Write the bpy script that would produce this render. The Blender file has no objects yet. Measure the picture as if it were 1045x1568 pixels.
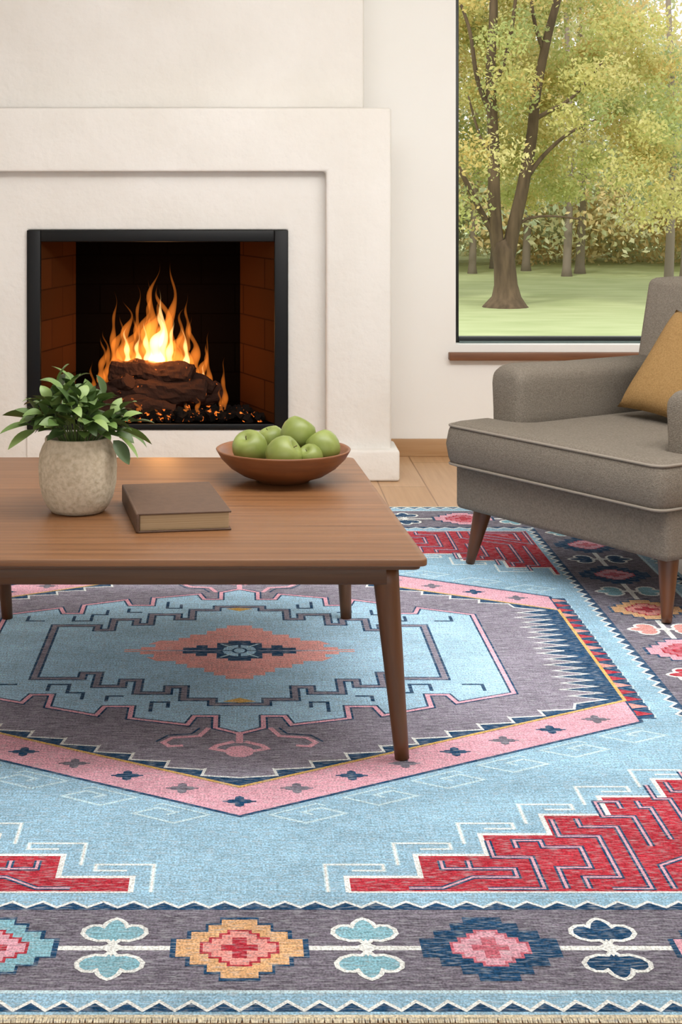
import bpy, bmesh, math, random
import numpy as np
from mathutils import Vector, Matrix, noise as mnoise
random.seed(7)
scene = bpy.context.scene
try:
    scene.view_settings.view_transform = 'Standard'
    scene.view_settings.look = 'None'
except Exception as e:
    print(e)

# ------------------------------------------------------------ helpers
def lin(h):
    h = h.lstrip('#')
    out = []
    for i in (0, 2, 4):
        c = int(h[i:i+2], 16) / 255
        out.append(c/12.92 if c <= .04045 else ((c+.055)/1.055)**2.4)
    return (*out, 1.0)

def new_mat(name):
    m = bpy.data.materials.new(name); m.use_nodes = True
    nt = m.node_tree
    b = nt.nodes['Principled BSDF']
    return m, nt, b

def mat(name, col, rough=.6, col2=None, scale=(5, 5, 5), nscale=1.0, detail=4, bump=0, bscale=None, metallic=0, spec=.5, ramp=(.3, .7)):
    """principled material; optional second colour by stretched noise + bump"""
    m, nt, b = new_mat(name)
    c1 = lin(col)
    b.inputs['Base Color'].default_value = c1
    b.inputs['Roughness'].default_value = rough
    b.inputs['Metallic'].default_value = metallic
    b.inputs['Specular IOR Level'].default_value = spec
    tc = nt.nodes.new('ShaderNodeTexCoord')
    if col2:
        mp = nt.nodes.new('ShaderNodeMapping'); mp.inputs['Scale'].default_value = scale
        nt.links.new(tc.outputs['Object'], mp.inputs['Vector'])
        n = nt.nodes.new('ShaderNodeTexNoise'); n.inputs['Scale'].default_value = nscale; n.inputs['Detail'].default_value = detail
        nt.links.new(mp.outputs['Vector'], n.inputs['Vector'])
        r = nt.nodes.new('ShaderNodeValToRGB')
        r.color_ramp.elements[0].position = ramp[0]; r.color_ramp.elements[1].position = ramp[1]
        r.color_ramp.elements[0].color = c1; r.color_ramp.elements[1].color = lin(col2)
        nt.links.new(n.outputs['Fac'], r.inputs['Fac'])
        nt.links.new(r.outputs['Color'], b.inputs['Base Color'])
    if bump:
        mp2 = nt.nodes.new('ShaderNodeMapping'); mp2.inputs['Scale'].default_value = bscale or (40, 40, 40)
        nt.links.new(tc.outputs['Object'], mp2.inputs['Vector'])
        n2 = nt.nodes.new('ShaderNodeTexNoise'); n2.inputs['Scale'].default_value = 1; n2.inputs['Detail'].default_value = 5
        nt.links.new(mp2.outputs['Vector'], n2.inputs['Vector'])
        bp = nt.nodes.new('ShaderNodeBump'); bp.inputs['Strength'].default_value = bump; bp.inputs['Distance'].default_value = .01
        nt.links.new(n2.outputs['Fac'], bp.inputs['Height'])
        nt.links.new(bp.outputs['Normal'], b.inputs['Normal'])
    return m

def obj_from(name, verts, faces, mats, parent=None, smooth=False, midx=None):
    me = bpy.data.meshes.new(name)
    me.from_pydata([tuple(v) for v in verts], [], faces)
    if not isinstance(mats, (list, tuple)): mats = [mats]
    for mm in mats: me.materials.append(mm)
    if midx is not None: me.polygons.foreach_set('material_index', midx)
    if smooth: me.polygons.foreach_set('use_smooth', [True]*len(me.polygons))
    me.update()
    o = bpy.data.objects.new(name, me)
    scene.collection.objects.link(o)
    if parent: o.parent = parent
    return o

def empty(name, loc=(0, 0, 0), rotz=0):
    e = bpy.data.objects.new(name, None); e.empty_display_size = .1
    e.location = loc; e.rotation_euler = (0, 0, rotz)
    scene.collection.objects.link(e)
    return e

CF = [(0, 3, 2, 1), (4, 5, 6, 7), (0, 1, 5, 4), (1, 2, 6, 5), (2, 3, 7, 6), (3, 0, 4, 7)]
def boxverts(x0, x1, y0, y1, z0, z1):
    return [(x0, y0, z0), (x1, y0, z0), (x1, y1, z0), (x0, y1, z0), (x0, y0, z1), (x1, y0, z1), (x1, y1, z1), (x0, y1, z1)]

def add_bevel(o, w, seg=3):
    b = o.modifiers.new('bev', 'BEVEL'); b.width = w; b.segments = seg; b.limit_method = 'ANGLE'; b.angle_limit = math.radians(30)
    for p in o.data.polygons: p.use_smooth = True
    return o

def boxes(name, bl, m, parent=None, bevel=0, seg=3):
    V, F = [], []
    for b in bl:
        k = len(V); V += boxverts(*b); F += [tuple(i+k for i in f) for f in CF]
    o = obj_from(name, V, F, m, parent)
    if bevel: add_bevel(o, bevel, seg)
    return o

def prism(name, poly, z0, z1, m, parent=None, bevel=0, seg=3):
    n = len(poly)
    V = [(x, y, z0) for x, y in poly] + [(x, y, z1) for x, y in poly]
    F = [tuple(reversed(range(n))), tuple(range(n, 2*n))] + [(i, (i+1) % n, n+(i+1) % n, n+i) for i in range(n)]
    o = obj_from(name, V, F, m, parent)
    if bevel: add_bevel(o, bevel, seg)
    return o

def tube_geo(pts, rad, seg=12, flat=(1, 1), closed=False):
    pts = [Vector(p) for p in pts]; n = len(pts)
    V, F = [], []
    prev = None
    for i, p in enumerate(pts):
        if closed: t = (pts[(i+1) % n]-pts[i-1]).normalized()
        else: t = (pts[min(i+1, n-1)]-pts[max(i-1, 0)]).normalized()
        if prev is None:
            a = Vector((0, 1, 0)) if abs(t.y) < .9 else Vector((1, 0, 0))
            a = (a-t*a.dot(t)).normalized()
        else:
            a = (prev-t*prev.dot(t)).normalized()
        prev = a
        b = t.cross(a)
        r = rad[i] if hasattr(rad, '__len__') else rad
        for k in range(seg):
            an = 2*math.pi*k/seg
            V.append(p+a*math.cos(an)*r*flat[0]+b*math.sin(an)*r*flat[1])
    rng = n if closed else n-1
    for i in range(rng):
        j = (i+1) % n
        for k in range(seg):
            F.append((i*seg+k, i*seg+(k+1) % seg, j*seg+(k+1) % seg, j*seg+k))
    if not closed:
        F.append(tuple(reversed(range(seg)))); F.append(tuple((n-1)*seg+k for k in range(seg)))
    return V, F

def tube(name, pts, rad, m, parent=None, seg=12, flat=(1, 1), closed=False):
    V, F = tube_geo(pts, rad, seg, flat, closed)
    return obj_from(name, V, F, m, parent, smooth=True)

def lathe(name, prof, m, loc=(0, 0, 0), parent=None, seg=48, wob=0):
    V, F = [], []
    for r, z in prof:
        for k in range(seg):
            a = 2*math.pi*k/seg
            rr = r*(1+wob*math.sin(2*a+z*30))
            V.append((rr*math.cos(a), rr*math.sin(a), z))
    n = len(prof)
    for i in range(n-1):
        for k in range(seg):
            F.append((i*seg+k, i*seg+(k+1) % seg, (i+1)*seg+(k+1) % seg, (i+1)*seg+k))
    F.append(tuple(reversed(range(seg)))); F.append(tuple((n-1)*seg+k for k in range(seg)))
    o = obj_from(name, V, F, m, parent, smooth=True); o.location = loc
    return o

# ------------------------------------------------------------ materials
M_wall = mat('plaster_wall', '#F3F2EF', .9, '#EFEDE9', (1.5, 1.5, 1.5), 1, 4, .12, (14, 14, 14))
M_stucco = mat('plaster_fireplace', '#E7E4DF', .9, '#DFDBD4', (3, 3, 3), 1, 6, .45, (26, 26, 26))
M_ceil = mat('ceiling_paint', '#F3F2EF', .9)
M_base = mat('baseboard_wood', '#BC9870', .5, '#A98158', (2, 2, 40))
M_sill = mat('sill_wood', '#7E5233', .5, '#6A4126', (3, 30, 30))
M_black = mat('black_metal', '#08090A', .4, spec=.25)
M_glassfr = mat('window_frame_black', '#161A19', .4)

# floor planks
def plank_mat():
    m, nt, b = new_mat('oak_planks')
    tc = nt.nodes.new('ShaderNodeTexCoord')
    mp = nt.nodes.new('ShaderNodeMapping'); mp.inputs['Rotation'].default_value = (0, 0, math.radians(90))
    nt.links.new(tc.outputs['Object'], mp.inputs['Vector'])
    br = nt.nodes.new('ShaderNodeTexBrick')
    br.inputs['Color1'].default_value = lin('#C6A17C'); br.inputs['Color2'].default_value = lin('#BB946C'); br.inputs['Mortar'].default_value = lin('#96714F')
    br.inputs['Scale'].default_value = 1; br.inputs['Mortar Size'].default_value = .003
    br.inputs['Brick Width'].default_value = 1.1; br.inputs['Row Height'].default_value = .19
    nt.links.new(mp.outputs['Vector'], br.inputs['Vector'])
    mp2 = nt.nodes.new('ShaderNodeMapping'); mp2.inputs['Scale'].default_value = (60, 3, 1)
    nt.links.new(tc.outputs['Object'], mp2.inputs['Vector'])
    n = nt.nodes.new('ShaderNodeTexNoise'); n.inputs['Scale'].default_value = 1; n.inputs['Detail'].default_value = 5
    nt.links.new(mp2.outputs['Vector'], n.inputs['Vector'])
    mx = nt.nodes.new('ShaderNodeMixRGB'); mx.blend_type = 'SOFT_LIGHT'; mx.inputs['Fac'].default_value = .4
    nt.links.new(br.outputs['Color'], mx.inputs['Color1']); nt.links.new(n.outputs['Fac'], mx.inputs['Color2'])
    nt.links.new(mx.outputs['Color'], b.inputs['Base Color'])
    b.inputs['Roughness'].default_value = .38
    return m
M_floor = plank_mat()

def brick_mat(name, c1, c2, mo):
    m, nt, b = new_mat(name)
    tc = nt.nodes.new('ShaderNodeTexCoord')
    sp = nt.nodes.new('ShaderNodeSeparateXYZ'); nt.links.new(tc.outputs['Object'], sp.inputs[0])
    ad = nt.nodes.new('ShaderNodeMath'); ad.operation = 'ADD'
    nt.links.new(sp.outputs[0], ad.inputs[0]); nt.links.new(sp.outputs[1], ad.inputs[1])
    cb = nt.nodes.new('ShaderNodeCombineXYZ'); nt.links.new(ad.outputs[0], cb.inputs[0]); nt.links.new(sp.outputs[2], cb.inputs[1])
    br = nt.nodes.new('ShaderNodeTexBrick')
    br.inputs['Color1'].default_value = lin(c1); br.inputs['Color2'].default_value = lin(c2); br.inputs['Mortar'].default_value = lin(mo)
    br.inputs['Scale'].default_value = 1; br.inputs['Mortar Size'].default_value = .003
    br.inputs['Brick Width'].default_value = .30; br.inputs['Row Height'].default_value = .13
    nt.links.new(cb.outputs[0], br.inputs['Vector'])
    nt.links.new(br.outputs['Color'], b.inputs['Base Color'])
    b.inputs['Roughness'].default_value = 1; b.inputs['Specular IOR Level'].default_value = 0
    return m
M_brick = brick_mat('firebrick', '#432613', '#3A2110', '#2A180C')
M_brickdark = brick_mat('sooty_firebrick', '#0A0705', '#080504', '#050302')

def wood(name, c1, c2, sc, rough=.4):
    return mat(name, c1, rough, c2, sc, 1, 6, .06, tuple(s*3 for s in sc), ramp=(.25, .75))
M_tabletop = mat('walnut_top', '#936641', .40, '#5F3E24', (1.6, 42, 42), 1, 9, .05, (6, 140, 140), ramp=(.22, .80))
M_tableleg = wood('walnut_leg', '#6E4523', '#4D2D13', (36, 36, 3), .4)
M_apron = wood('walnut_apron', '#5C3C1E', '#432812', (2.2, 46, 46), .4)
M_chairleg = wood('chair_leg_wood', '#643A1D', '#4A2912', (30, 30, 3), .35)
M_bowl = wood('bowl_wood', '#8E5B36', '#6E4225', (8, 8, 60), .4)
M_fabric = mat('taupe_upholstery', '#857D72', 1, '#6E675D', (190, 190, 190), 1, 4, .5, (300, 300, 300), spec=.1)
M_piping = mat('taupe_piping', '#8D857A', .9, spec=.15)
M_pillow = mat('tan_cushion_cloth', '#9C7D52', .95, '#876A43', (180, 180, 180), 1, 3, .3, (300, 300, 300), spec=.1)
M_vase = mat('stoneware', '#D2C6B0', .85, '#B4A78D', (90, 90, 90), 1, 8, .25, (90, 90, 90), spec=.25, ramp=(.4, .75))
M_cover = mat('book_cover_brown', '#5E4635', .6, '#533D2D', (60, 60, 60), 1, 3, .1, (200, 200, 200))
M_pages = mat('book_pages', '#BFA887', .9, '#A08662', (2, 2, 700), 1, 2)
M_apple = mat('green_apple_skin', '#87934D', .4, '#727F39', (25, 25, 12), 1, 4)
M_stem = mat('apple_stem', '#4A3520', .7)
M_leafs = [mat('leaf_green_%d' % i, c, .45) for i, c in enumerate(['#506A33', '#64803F', '#3E562A', '#7F9853'])]
M_plantstem = mat('plant_stem', '#5B7138', .6)

# ------------------------------------------------------------ room shell
XL, XR, YB, YF, ZC = -2.6, 3.4, 7.32, -1.2, 2.6
boxes('floor', [(XL-.2, XR+.2, YF, YB+.2, -.12, 0)], M_floor)
boxes('ceiling', [(XL-.2, XR+.2, YF, YB+.2, ZC, ZC+.15)], M_ceil)
boxes('wall_left', [(XL-.2, XL, YF, YB, 0, ZC)], M_wall)
boxes('wall_right', [(XR, XR+.2, YF, YB, 0, ZC)], M_wall)
WX0, WX1, WZ0, WZ1 = .974, 2.95, .50, 2.42
boxes('wall_back', [(XL-.2, WX0, YB, YB+.2, 0, ZC), (WX0, WX1, YB, YB+.2, 0, WZ0), (WX0, WX1, YB, YB+.2, WZ1, ZC), (WX1, XR+.2, YB, YB+.2, 0, ZC)], M_wall)
boxes('baseboard_back', [(.66, XR, YB-.018, YB, 0, .078)], M_base, bevel=.003)
boxes('baseboard_right', [(XR-.018, XR, YF, YB-.02, 0, .078)], M_base, bevel=.003)
win = empty('window_1')
fy0, fy1 = 7.42, 7.47
boxes('frame', [(WX0, WX0+.027, fy0, fy1, WZ0, WZ1), (WX1-.03, WX1, fy0, fy1, WZ0, WZ1), (WX0+.027, WX1-.03, fy0, fy1, WZ0, WZ0+.026), (WX0+.027, WX1-.03, fy0, fy1, WZ1-.03, WZ1)], M_glassfr, win, .002)
boxes('trim_sill', [(.94, 3.0, YB-.05, YB, .434, .468)], M_sill, win, .004)
boxes('sill_gasket', [(WX0+.027, WX1-.03, fy0-.03, fy0, WZ0, WZ0+.008)], mat('gasket_grey', '#5E6E6C', .5), win)
mg, nt, b = new_mat('window_glass')
for n in list(nt.nodes):
    if n.type != 'OUTPUT_MATERIAL': nt.nodes.remove(n)
out = [n for n in nt.nodes if n.type == 'OUTPUT_MATERIAL'][0]
tr = nt.nodes.new('ShaderNodeBsdfTransparent'); tr.inputs[0].default_value = (.97, .985, .98, 1)
nt.links.new(tr.outputs[0], out.inputs['Surface'])
boxes('pane', [(WX0+.027, WX1-.03, 7.443, 7.447, WZ0+.026, WZ1-.03)], mg, win)

# ------------------------------------------------------------ fireplace
fp = empty('fireplace')
C = -.344
FY = 6.75
def R(dx0, dx1, y0, y1, z0, z1): return (C+dx0, C+dx1, y0, y1, z0, z1)
boxes('chimney_breast', [R(-.872, .872, 6.90, YB-.001, 1.545, ZC-.001)], M_stucco, fp, .012)
boxes('breast_lower', [R(-.93, -.60, 6.86, YB-.001, 0.001, 1.5), R(.60, .93, 6.86, YB-.001, 0.001, 1.5), R(-.60, .60, 6.86, YB-.001, 1.07, 1.5), R(-.60, .60, 7.24, YB-.001, 0.001, 1.07)], M_stucco, fp)
def arch(name, ox, ix, ztop, zi, y0, y1, m, bev):
    pts = [(-ox, 0.001), (-ox, ztop), (ox, ztop), (ox, 0.001), (ix, 0.001), (ix, zi), (-ix, zi), (-ix, 0.001)]
    n = len(pts)
    V = [(C+x, y0, z) for x, z in pts]+[(C+x, y1, z) for x, z in pts]
    F = [(0, 7, 6, 1), (1, 6, 5, 2), (2, 5, 4, 3)]
    F += [(8, 9, 14, 15), (9, 10, 13, 14), (10, 11, 12, 13)]
    F += [(i, (i+1) % n, n+(i+1) % n, n+i) for i in range(n)]
    o = obj_from(name, V, F, m, fp)
    bm = bmesh.new(); bm.from_mesh(o.data); bmesh.ops.recalc_face_normals(bm, faces=bm.faces); bm.to_mesh(o.data); bm.free()
    add_bevel(o, bev, 4)
arch('surround_outer', .975, .704, 1.545, 1.28, FY, 6.90, M_stucco, .014)
arch('surround_inner', .72, .545, 1.30, 1.035, FY+.08, 6.90, M_stucco, .008)
boxes('plinth', [R(.69, 1.005, 6.70, 6.95, 0.001, .13), R(-1.005, -.69, 6.70, 6.95, 0.001, .13)], M_stucco, fp, .012)
boxes('hearth_base', [R(-.55, .55, FY+.07, 7.25, 0.001, .196)], M_stucco, fp, .006)
yf = FY+.062
boxes('firebox_frame', [R(-.548, -.49, yf, 6.86, .197, 1.034), R(.49, .548, yf, 6.86, .197, 1.034), R(-.49, .49, yf, 6.86, .985, 1.034), R(-.49, .49, yf, 6.86, .197, .222)], M_black, fp, .004)
bh = .365; bc = -.018
zb, zt = .21, 1.03
def quad(name, pts, m): return obj_from(name, pts, [(0, 1, 2, 3)], m, fp)
quad('firebox_left', [(C-.49, 6.84, zb), (C-bh+bc, 7.22, zb), (C-bh+bc, 7.22, zt), (C-.49, 6.84, zt)], M_brick)
quad('firebox_right', [(C+.49, 6.84, zb), (C+bh+bc, 7.22, zb), (C+bh+bc, 7.22, zt), (C+.49, 6.84, zt)], M_brick)
quad('firebox_back', [(C-bh+bc, 7.22, zb), (C+bh+bc, 7.22, zb), (C+bh+bc, 7.22, zt), (C-bh+bc, 7.22, zt)], M_brickdark)
quad('firebox_top', [(C-.49, 6.84, zt), (C+.49, 6.84, zt), (C+bh+bc, 7.22, zt), (C-bh+bc, 7.22, zt)], M_brickdark)
quad('firebox_floor', [(C-.49, 6.82, zb+.012), (C+.49, 6.82, zb+.012), (C+bh+bc, 7.22, zb+.012), (C-bh+bc, 7.22, zb+.012)], M_brickdark)

# logs, embers, flames
def ember_mat(name, base, thr, strength, bump=.8):
    m, nt, b = new_mat(name)
    b.inputs['Base Color'].default_value = lin(base); b.inputs['Roughness'].default_value = .95; b.inputs['Specular IOR Level'].default_value = .1
    tc = nt.nodes.new('ShaderNodeTexCoord')
    n = nt.nodes.new('ShaderNodeTexNoise'); n.inputs['Scale'].default_value = 26; n.inputs['Detail'].default_value = 5
    nt.links.new(tc.outputs['Object'], n.inputs['Vector'])
    r = nt.nodes.new('ShaderNodeValToRGB')
    r.color_ramp.elements[0].position = thr; r.color_ramp.elements[0].color = (0, 0, 0, 1)
    r.color_ramp.elements[1].position = thr+.12; r.color_ramp.elements[1].color = (1, .20, .025, 1)
    nt.links.new(n.outputs['Fac'], r.inputs['Fac'])
    nt.links.new(r.outputs['Color'], b.inputs['Emission Color']); b.inputs['Emission Strength'].default_value = strength
    bp = nt.nodes.new('ShaderNodeBump'); bp.inputs['Strength'].default_value = bump; bp.inputs['Distance'].default_value = .01
    nt.links.new(n.outputs['Fac'], bp.inputs['Height']); nt.links.new(bp.outputs['Normal'], b.inputs['Normal'])
    return m
M_log = ember_mat('charred_log', '#33211A', .67, 2.2)
M_ember = ember_mat('ember_bed', '#14100E', .60, 3.0)
fire = empty('log_fire')
def log(name, a, b_, r, m=M_log):
    a, b_ = Vector(a), Vector(b_)
    N = 40; SG_ = 26
    pts = [a.lerp(b_, i/(N-1))+Vector((0, 0, .006*math.sin(i*.35+r*300))) for i in range(N)]
    V, F = tube_geo(pts, [r*(.82 if i in (0, N-1) else 1) for i in range(N)], SG_)
    ax = (b_-a).normalized()
    for i, v in enumerate(V):
        c = pts[min(i//SG_, N-1)]
        d = (v-c)
        q = v-ax*(v.dot(ax))*.75      # bark ridges run along the log
        k = 1+.22*mnoise.noise(q*30)+.20*mnoise.noise(q*75)+.10*mnoise.noise(v*60)
        V[i] = c+d*k
    obj_from(name, V, F, m, fire, smooth=False)
log('log_1', (-.62, 7.00, .325), (-.14, 6.97, .335), .050)
log('log_2', (-.56, 7.08, .415), (-.20, 7.00, .400), .050)
log('log_3', (-.50, 6.92, .275), (-.08, 7.08, .32), .042)
log('log_4', (-.64, 7.12, .28), (-.47, 6.94, .39), .036)
log('log_5', (-.40, 7.08, .450), (-.11, 7.02, .345), .032)
log('log_6', (-.62, 6.93, .275), (-.27, 6.91, .265), .034)
V, F = [], []
for i in range(460):
    x = random.gauss(-.30, .24); y = random.uniform(6.86, 7.15)
    if x < -.76 or x > .09: continue
    h = max(0, .045-abs(x+.32)*.07)
    c = Vector((x, y, .223+random.uniform(0, h))); s = random.uniform(.010, .026)
    k = len(V)
    rm = Matrix.Rotation(random.uniform(0, 3), 3, Vector((random.random(), random.random(), random.random()+.1)).normalized())
    for v in boxverts(-s, s, -s*.8, s*.8, -s*.6, s*.6):
        V.append(c+rm @ Vector(v)*random.uniform(.7, 1.1))
    F += [tuple(j+k for j in f) for f in CF]
obj_from('ember_bed', V, F, M_ember, fire)
def flame_mat(name, col, s):
    m = bpy.data.materials.new(name); m.use_nodes = True
    nt = m.node_tree
    for n in list(nt.nodes):
        if n.type != 'OUTPUT_MATERIAL': nt.nodes.remove(n)
    out = [n for n in nt.nodes if n.type == 'OUTPUT_MATERIAL'][0]
    e = nt.nodes.new('ShaderNodeEmission'); e.inputs['Color'].default_value = (*col, 1); e.inputs['Strength'].default_value = s
    nt.links.new(e.outputs[0], out.inputs['Volume'])
    return m
M_fl_o = flame_mat('flame_outer', (1, .25, .03), 34)
M_fl_i = flame_mat('flame_core', (1, .56, .20), 150)
def flame(i, x, y, z0, z1, r, seed, m):
    rs = random.Random(seed); ph = rs.uniform(0, 6); am = r*.9; ph2 = rs.uniform(0, 6)
    N = 36; pts = []; rad = []
    for k in range(N):
        t = k/(N-1)
        pts.append((x+am*math.sin(ph+t*6)*t+.5*am*math.sin(ph2+t*15)*t, y+.5*am*math.cos(ph+t*4)*t, z0+(z1-z0)*t))
        rr = r*max(.012, math.sin(math.pi*min(1, .22+.78*t**.65)))**1.4*(1-.15*t)
        rad.append(rr*(1+.26*math.sin(ph2+t*19)))
    tube('flame_%d' % i, pts, rad, m, fire, seg=14, flat=(.55, 1))
fl = [(-.357, 7.04, .38, .74, .052), (-.372, 7.06, .42, .89, .028), (-.300, 7.06, .42, .90, .024), (-.335, 7.05, .40, .80, .038), (-.318, 7.03, .40, .70, .030), (-.39, 7.06, .40, .68, .030),
      (-.42, 7.07, .40, .74, .028), (-.50, 7.09, .40, .72, .030), (-.53, 7.06, .38, .66, .026), (-.47, 7.07, .40, .66, .028), (-.455, 7.09, .42, .60, .026),
      (-.24, 7.06, .38, .70, .030), (-.20, 7.08, .36, .66, .024), (-.265, 7.07, .40, .62, .028), (-.155, 7.05, .32, .55, .022), (-.135, 7.04, .32, .60, .014),
      (-.60, 7.07, .34, .57, .018), (-.575, 7.05, .36, .60, .016), (-.065, 7.03, .25, .49, .012), (-.28, 7.03, .42, .60, .026),
      (-.43, 6.885, .235, .315, .016), (-.36, 6.885, .235, .30, .014), (-.50, 6.885, .235, .33, .016), (-.23, 6.885, .235, .31, .015), (-.18, 6.90, .235, .33, .013), (-.08, 6.97, .24, .37, .010), (-.445, 7.07, .5, .80, .013), (-.548, 7.07, .45, .77, .013), (-.635, 7.04, .28, .47, .012), (-.225, 7.07, .5, .76, .012), (-.395, 7.05, .55, .82, .012)]
for i, (x, y, z0, z1, r) in enumerate(fl): flame(i, x, y, z0, z1, r, i+3, M_fl_o)
core = [(-.357, 7.04, .42, .70, .032), (-.335, 7.05, .42, .78, .018), (-.49, 7.08, .42, .62, .014), (-.235, 7.06, .40, .62, .014), (-.40, 7.05, .42, .64, .018), (-.30, 7.04, .42, .66, .016), (-.155, 7.04, .34, .46, .009), (-.44, 7.07, .42, .60, .013)]
for i, (x, y, z0, z1, r) in enumerate(core): flame(50+i, x, y, z0, z1, r, i+53, M_fl_i)
def point(name, loc, col, e, r, parent=None):
    l = bpy.data.lights.new(name, 'POINT'); l.color = col; l.energy = e; l.shadow_soft_size = r
    o = bpy.data.objects.new(name, l); o.location = loc; scene.collection.objects.link(o)
    if parent: o.parent = parent
    return o
point('fire_glow', (-.35, 6.94, .58), (1, .45, .14), 5.0, .08, fire)

# ------------------------------------------------------------ RUG
def rugmat(name, h, streak=.5):
    m, nt, b = new_mat(name)
    base = lin(h)
    tc = nt.nodes.new('ShaderNodeTexCoord')
    def nz(sc, detail=2):
        mp = nt.nodes.new('ShaderNodeMapping'); mp.inputs['Scale'].default_value = sc
        nt.links.new(tc.outputs['Object'], mp.inputs['Vector'])
        n = nt.nodes.new('ShaderNodeTexNoise'); n.inputs['Scale'].default_value = 1; n.inputs['Detail'].default_value = detail
        nt.links.new(mp.outputs['Vector'], n.inputs['Vector'])
        return n
    def rng_(n, lo, hi):
        mr = nt.nodes.new('ShaderNodeMapRange'); mr.inputs['From Min'].default_value = .3; mr.inputs['From Max'].default_value = .7
        mr.inputs['To Min'].default_value = lo; mr.inputs['To Max'].default_value = hi
        nt.links.new(n.outputs['Fac'], mr.inputs['Value']); return mr
    def mul(a_, b_):
        mu = nt.nodes.new('ShaderNodeMath'); mu.operation = 'MULTIPLY'
        nt.links.new(a_.outputs[0], mu.inputs[0]); nt.links.new(b_.outputs[0], mu.inputs[1]); return mu
    a = nz((22, 150, 1), 3); c = nz((260, 190, 1), 2); d = nz((4, 8, 1), 4); v_ = nz((150, 18, 1), 2)
    k = mul(mul(rng_(a, 1-streak*.65, 1+streak*.65), rng_(c, .58, 1.42)), mul(rng_(d, .86, 1.14), rng_(v_, .90, 1.10)))
    vm = nt.nodes.new('ShaderNodeVectorMath'); vm.operation = 'SCALE'; vm.inputs[0].default_value = base[:3]
    nt.links.new(k.outputs[0], vm.inputs['Scale'])
    # worn light threads
    e = nz((45, 230, 1), 3)
    th = nt.nodes.new('ShaderNodeMapRange'); th.inputs['From Min'].default_value = .50; th.inputs['From Max'].default_value = .72
    th.inputs['To Min'].default_value = 0; th.inputs['To Max'].default_value = .50
    nt.links.new(e.outputs['Fac'], th.inputs['Value'])
    mx = nt.nodes.new('ShaderNodeMixRGB'); mx.inputs['Color2'].default_value = lin('#CCD4DA')
    nt.links.new(th.outputs[0], mx.inputs['Fac']); nt.links.new(vm.outputs[0], mx.inputs['Color1'])
    nt.links.new(mx.outputs[0], b.inputs['Base Color'])
    b.inputs['Roughness'].default_value = 1; b.inputs['Specular IOR Level'].default_value = .05
    bp = nt.nodes.new('ShaderNodeBump'); bp.inputs['Strength'].default_value = .45; bp.inputs['Distance'].default_value = .003
    nt.links.new(c.outputs['Fac'], bp.inputs['Height']); nt.links.new(bp.outputs['Normal'], b.inputs['Normal'])
    return m
RC = dict(lb=('#97C0D9', .28), gr=('#75717F', .65), nv=('#244A6E', .5), pk=('#E2AABB', .25), co=('#E59B94', .3), rd=('#B43342', .35),
          wh=('#EEF3F2', .15), tn=('#DEB183', .35), ye=('#DDB56A', .2), tq=('#88BBCC', .3), cr=('#DDD4BA', .3), dp=('#CB6C7D', .3), wb=('#C5E3EF', .15),
          lb_lift=('#ADD5EF', .25), gr_lift=('#8E8999', .6), c2=('#F5AFAA', .25), p2=('#F3B6C8', .2))  # paler copies for the medallion: brightening painted in against the table's shade
RK = list(RC)
RM = [rugmat('rug_'+k, *RC[k]) for k in RK]
rv, rf, rmi = [], [], []
ridx = [0]
ZR = .005
def rp(pts, k, L):
    ar = sum(pts[i][0]*pts[(i+1) % len(pts)][1]-pts[(i+1) % len(pts)][0]*pts[i][1] for i in range(len(pts)))
    if ar > 0: pts = pts[::-1]
    z = ZR+L*1.2e-4+(ridx[0] % 20)*5e-6; ridx[0] += 1
    n = len(rv)
    for u, v in pts: rv.append((u, -v, z))
    rf.append(tuple(range(n, n+len(pts)))); rmi.append(RK.index(k))
SG = {'q': [(1, 1), (-1, 1), (1, -1), (-1, -1)], 'x': [(1, 1), (-1, 1)], 'y': [(1, 1), (1, -1)], '1': [(1, 1)]}
def poly(pts, k, L, mode='1'):
    for a, b in SG[mode]: rp([(a*u, b*v) for u, v in pts], k, L)
def stroke(pts, w, k, L, mode='1', closed=False):
    P = [Vector(p) for p in pts]; n = len(P); A, B = [], []
    for i in range(n):
        if closed or 0 < i < n-1:
            d0 = (P[i]-P[i-1]); d1 = (P[(i+1) % n]-P[i])
        elif i == 0: d0 = d1 = P[1]-P[0]
        else: d0 = d1 = P[-1]-P[-2]
        d0 = d0.normalized(); d1 = d1.normalized()
        n0 = Vector((-d0.y, d0.x)); n1 = Vector((-d1.y, d1.x))
        m_ = n0+n1
        if m_.length < 1e-4: m_ = n0
        m_.normalize(); c = max(.38, m_.dot(n0))
        A.append(P[i]+m_*(w/2/c)); B.append(P[i]-m_*(w/2/c))
    for s in SG[mode]:
        for i in range(n if closed else n-1):
            j = (i+1) % n
            q = [A[i], A[j], B[j], B[i]]
            r0 = ridx[0]
            rp([(s[0]*p.x, s[1]*p.y) for p in q], k, L); ridx[0] = r0
        ridx[0] += 1
def rect(u, v): return [(-u, -v), (u, -v), (u, v), (-u, v)]
HU, HV = 1.395, 1.868
n0 = len(rv)
for u, v in rect(HU, HV): rv.append((u, v, 0))
for u, v in rect(HU, HV): rv.append((u, v, ZR))
for f in CF: rf.append(tuple(i+n0 for i in f)); rmi.append(RK.index('lb'))
poly([(-HU, HV-.006), (HU, HV-.006), (HU, HV+.003), (-HU, HV+.003)], 'cr', 1, 'y')
poly(rect(1.325, 1.794), 'gr', 1)
stroke(rect(1.325, 1.794), .010, 'wb', 2, closed=True)
poly(rect(1.05, 1.512), 'lb', 2)
def teeth(a0, a1, n, base, tip, horiz):
    zz = []
    st = (a1-a0)/n
    for i in range(n):
        zz += [(a0+i*st, base), (a0+(i+.5)*st, tip)]
    zz.append((a1, base))
    if not horiz: zz = [(b, a) for a, b in zz]
    return zz
z = teeth(-1.05, 1.05, 40, 1.505, 1.483, True)
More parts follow.
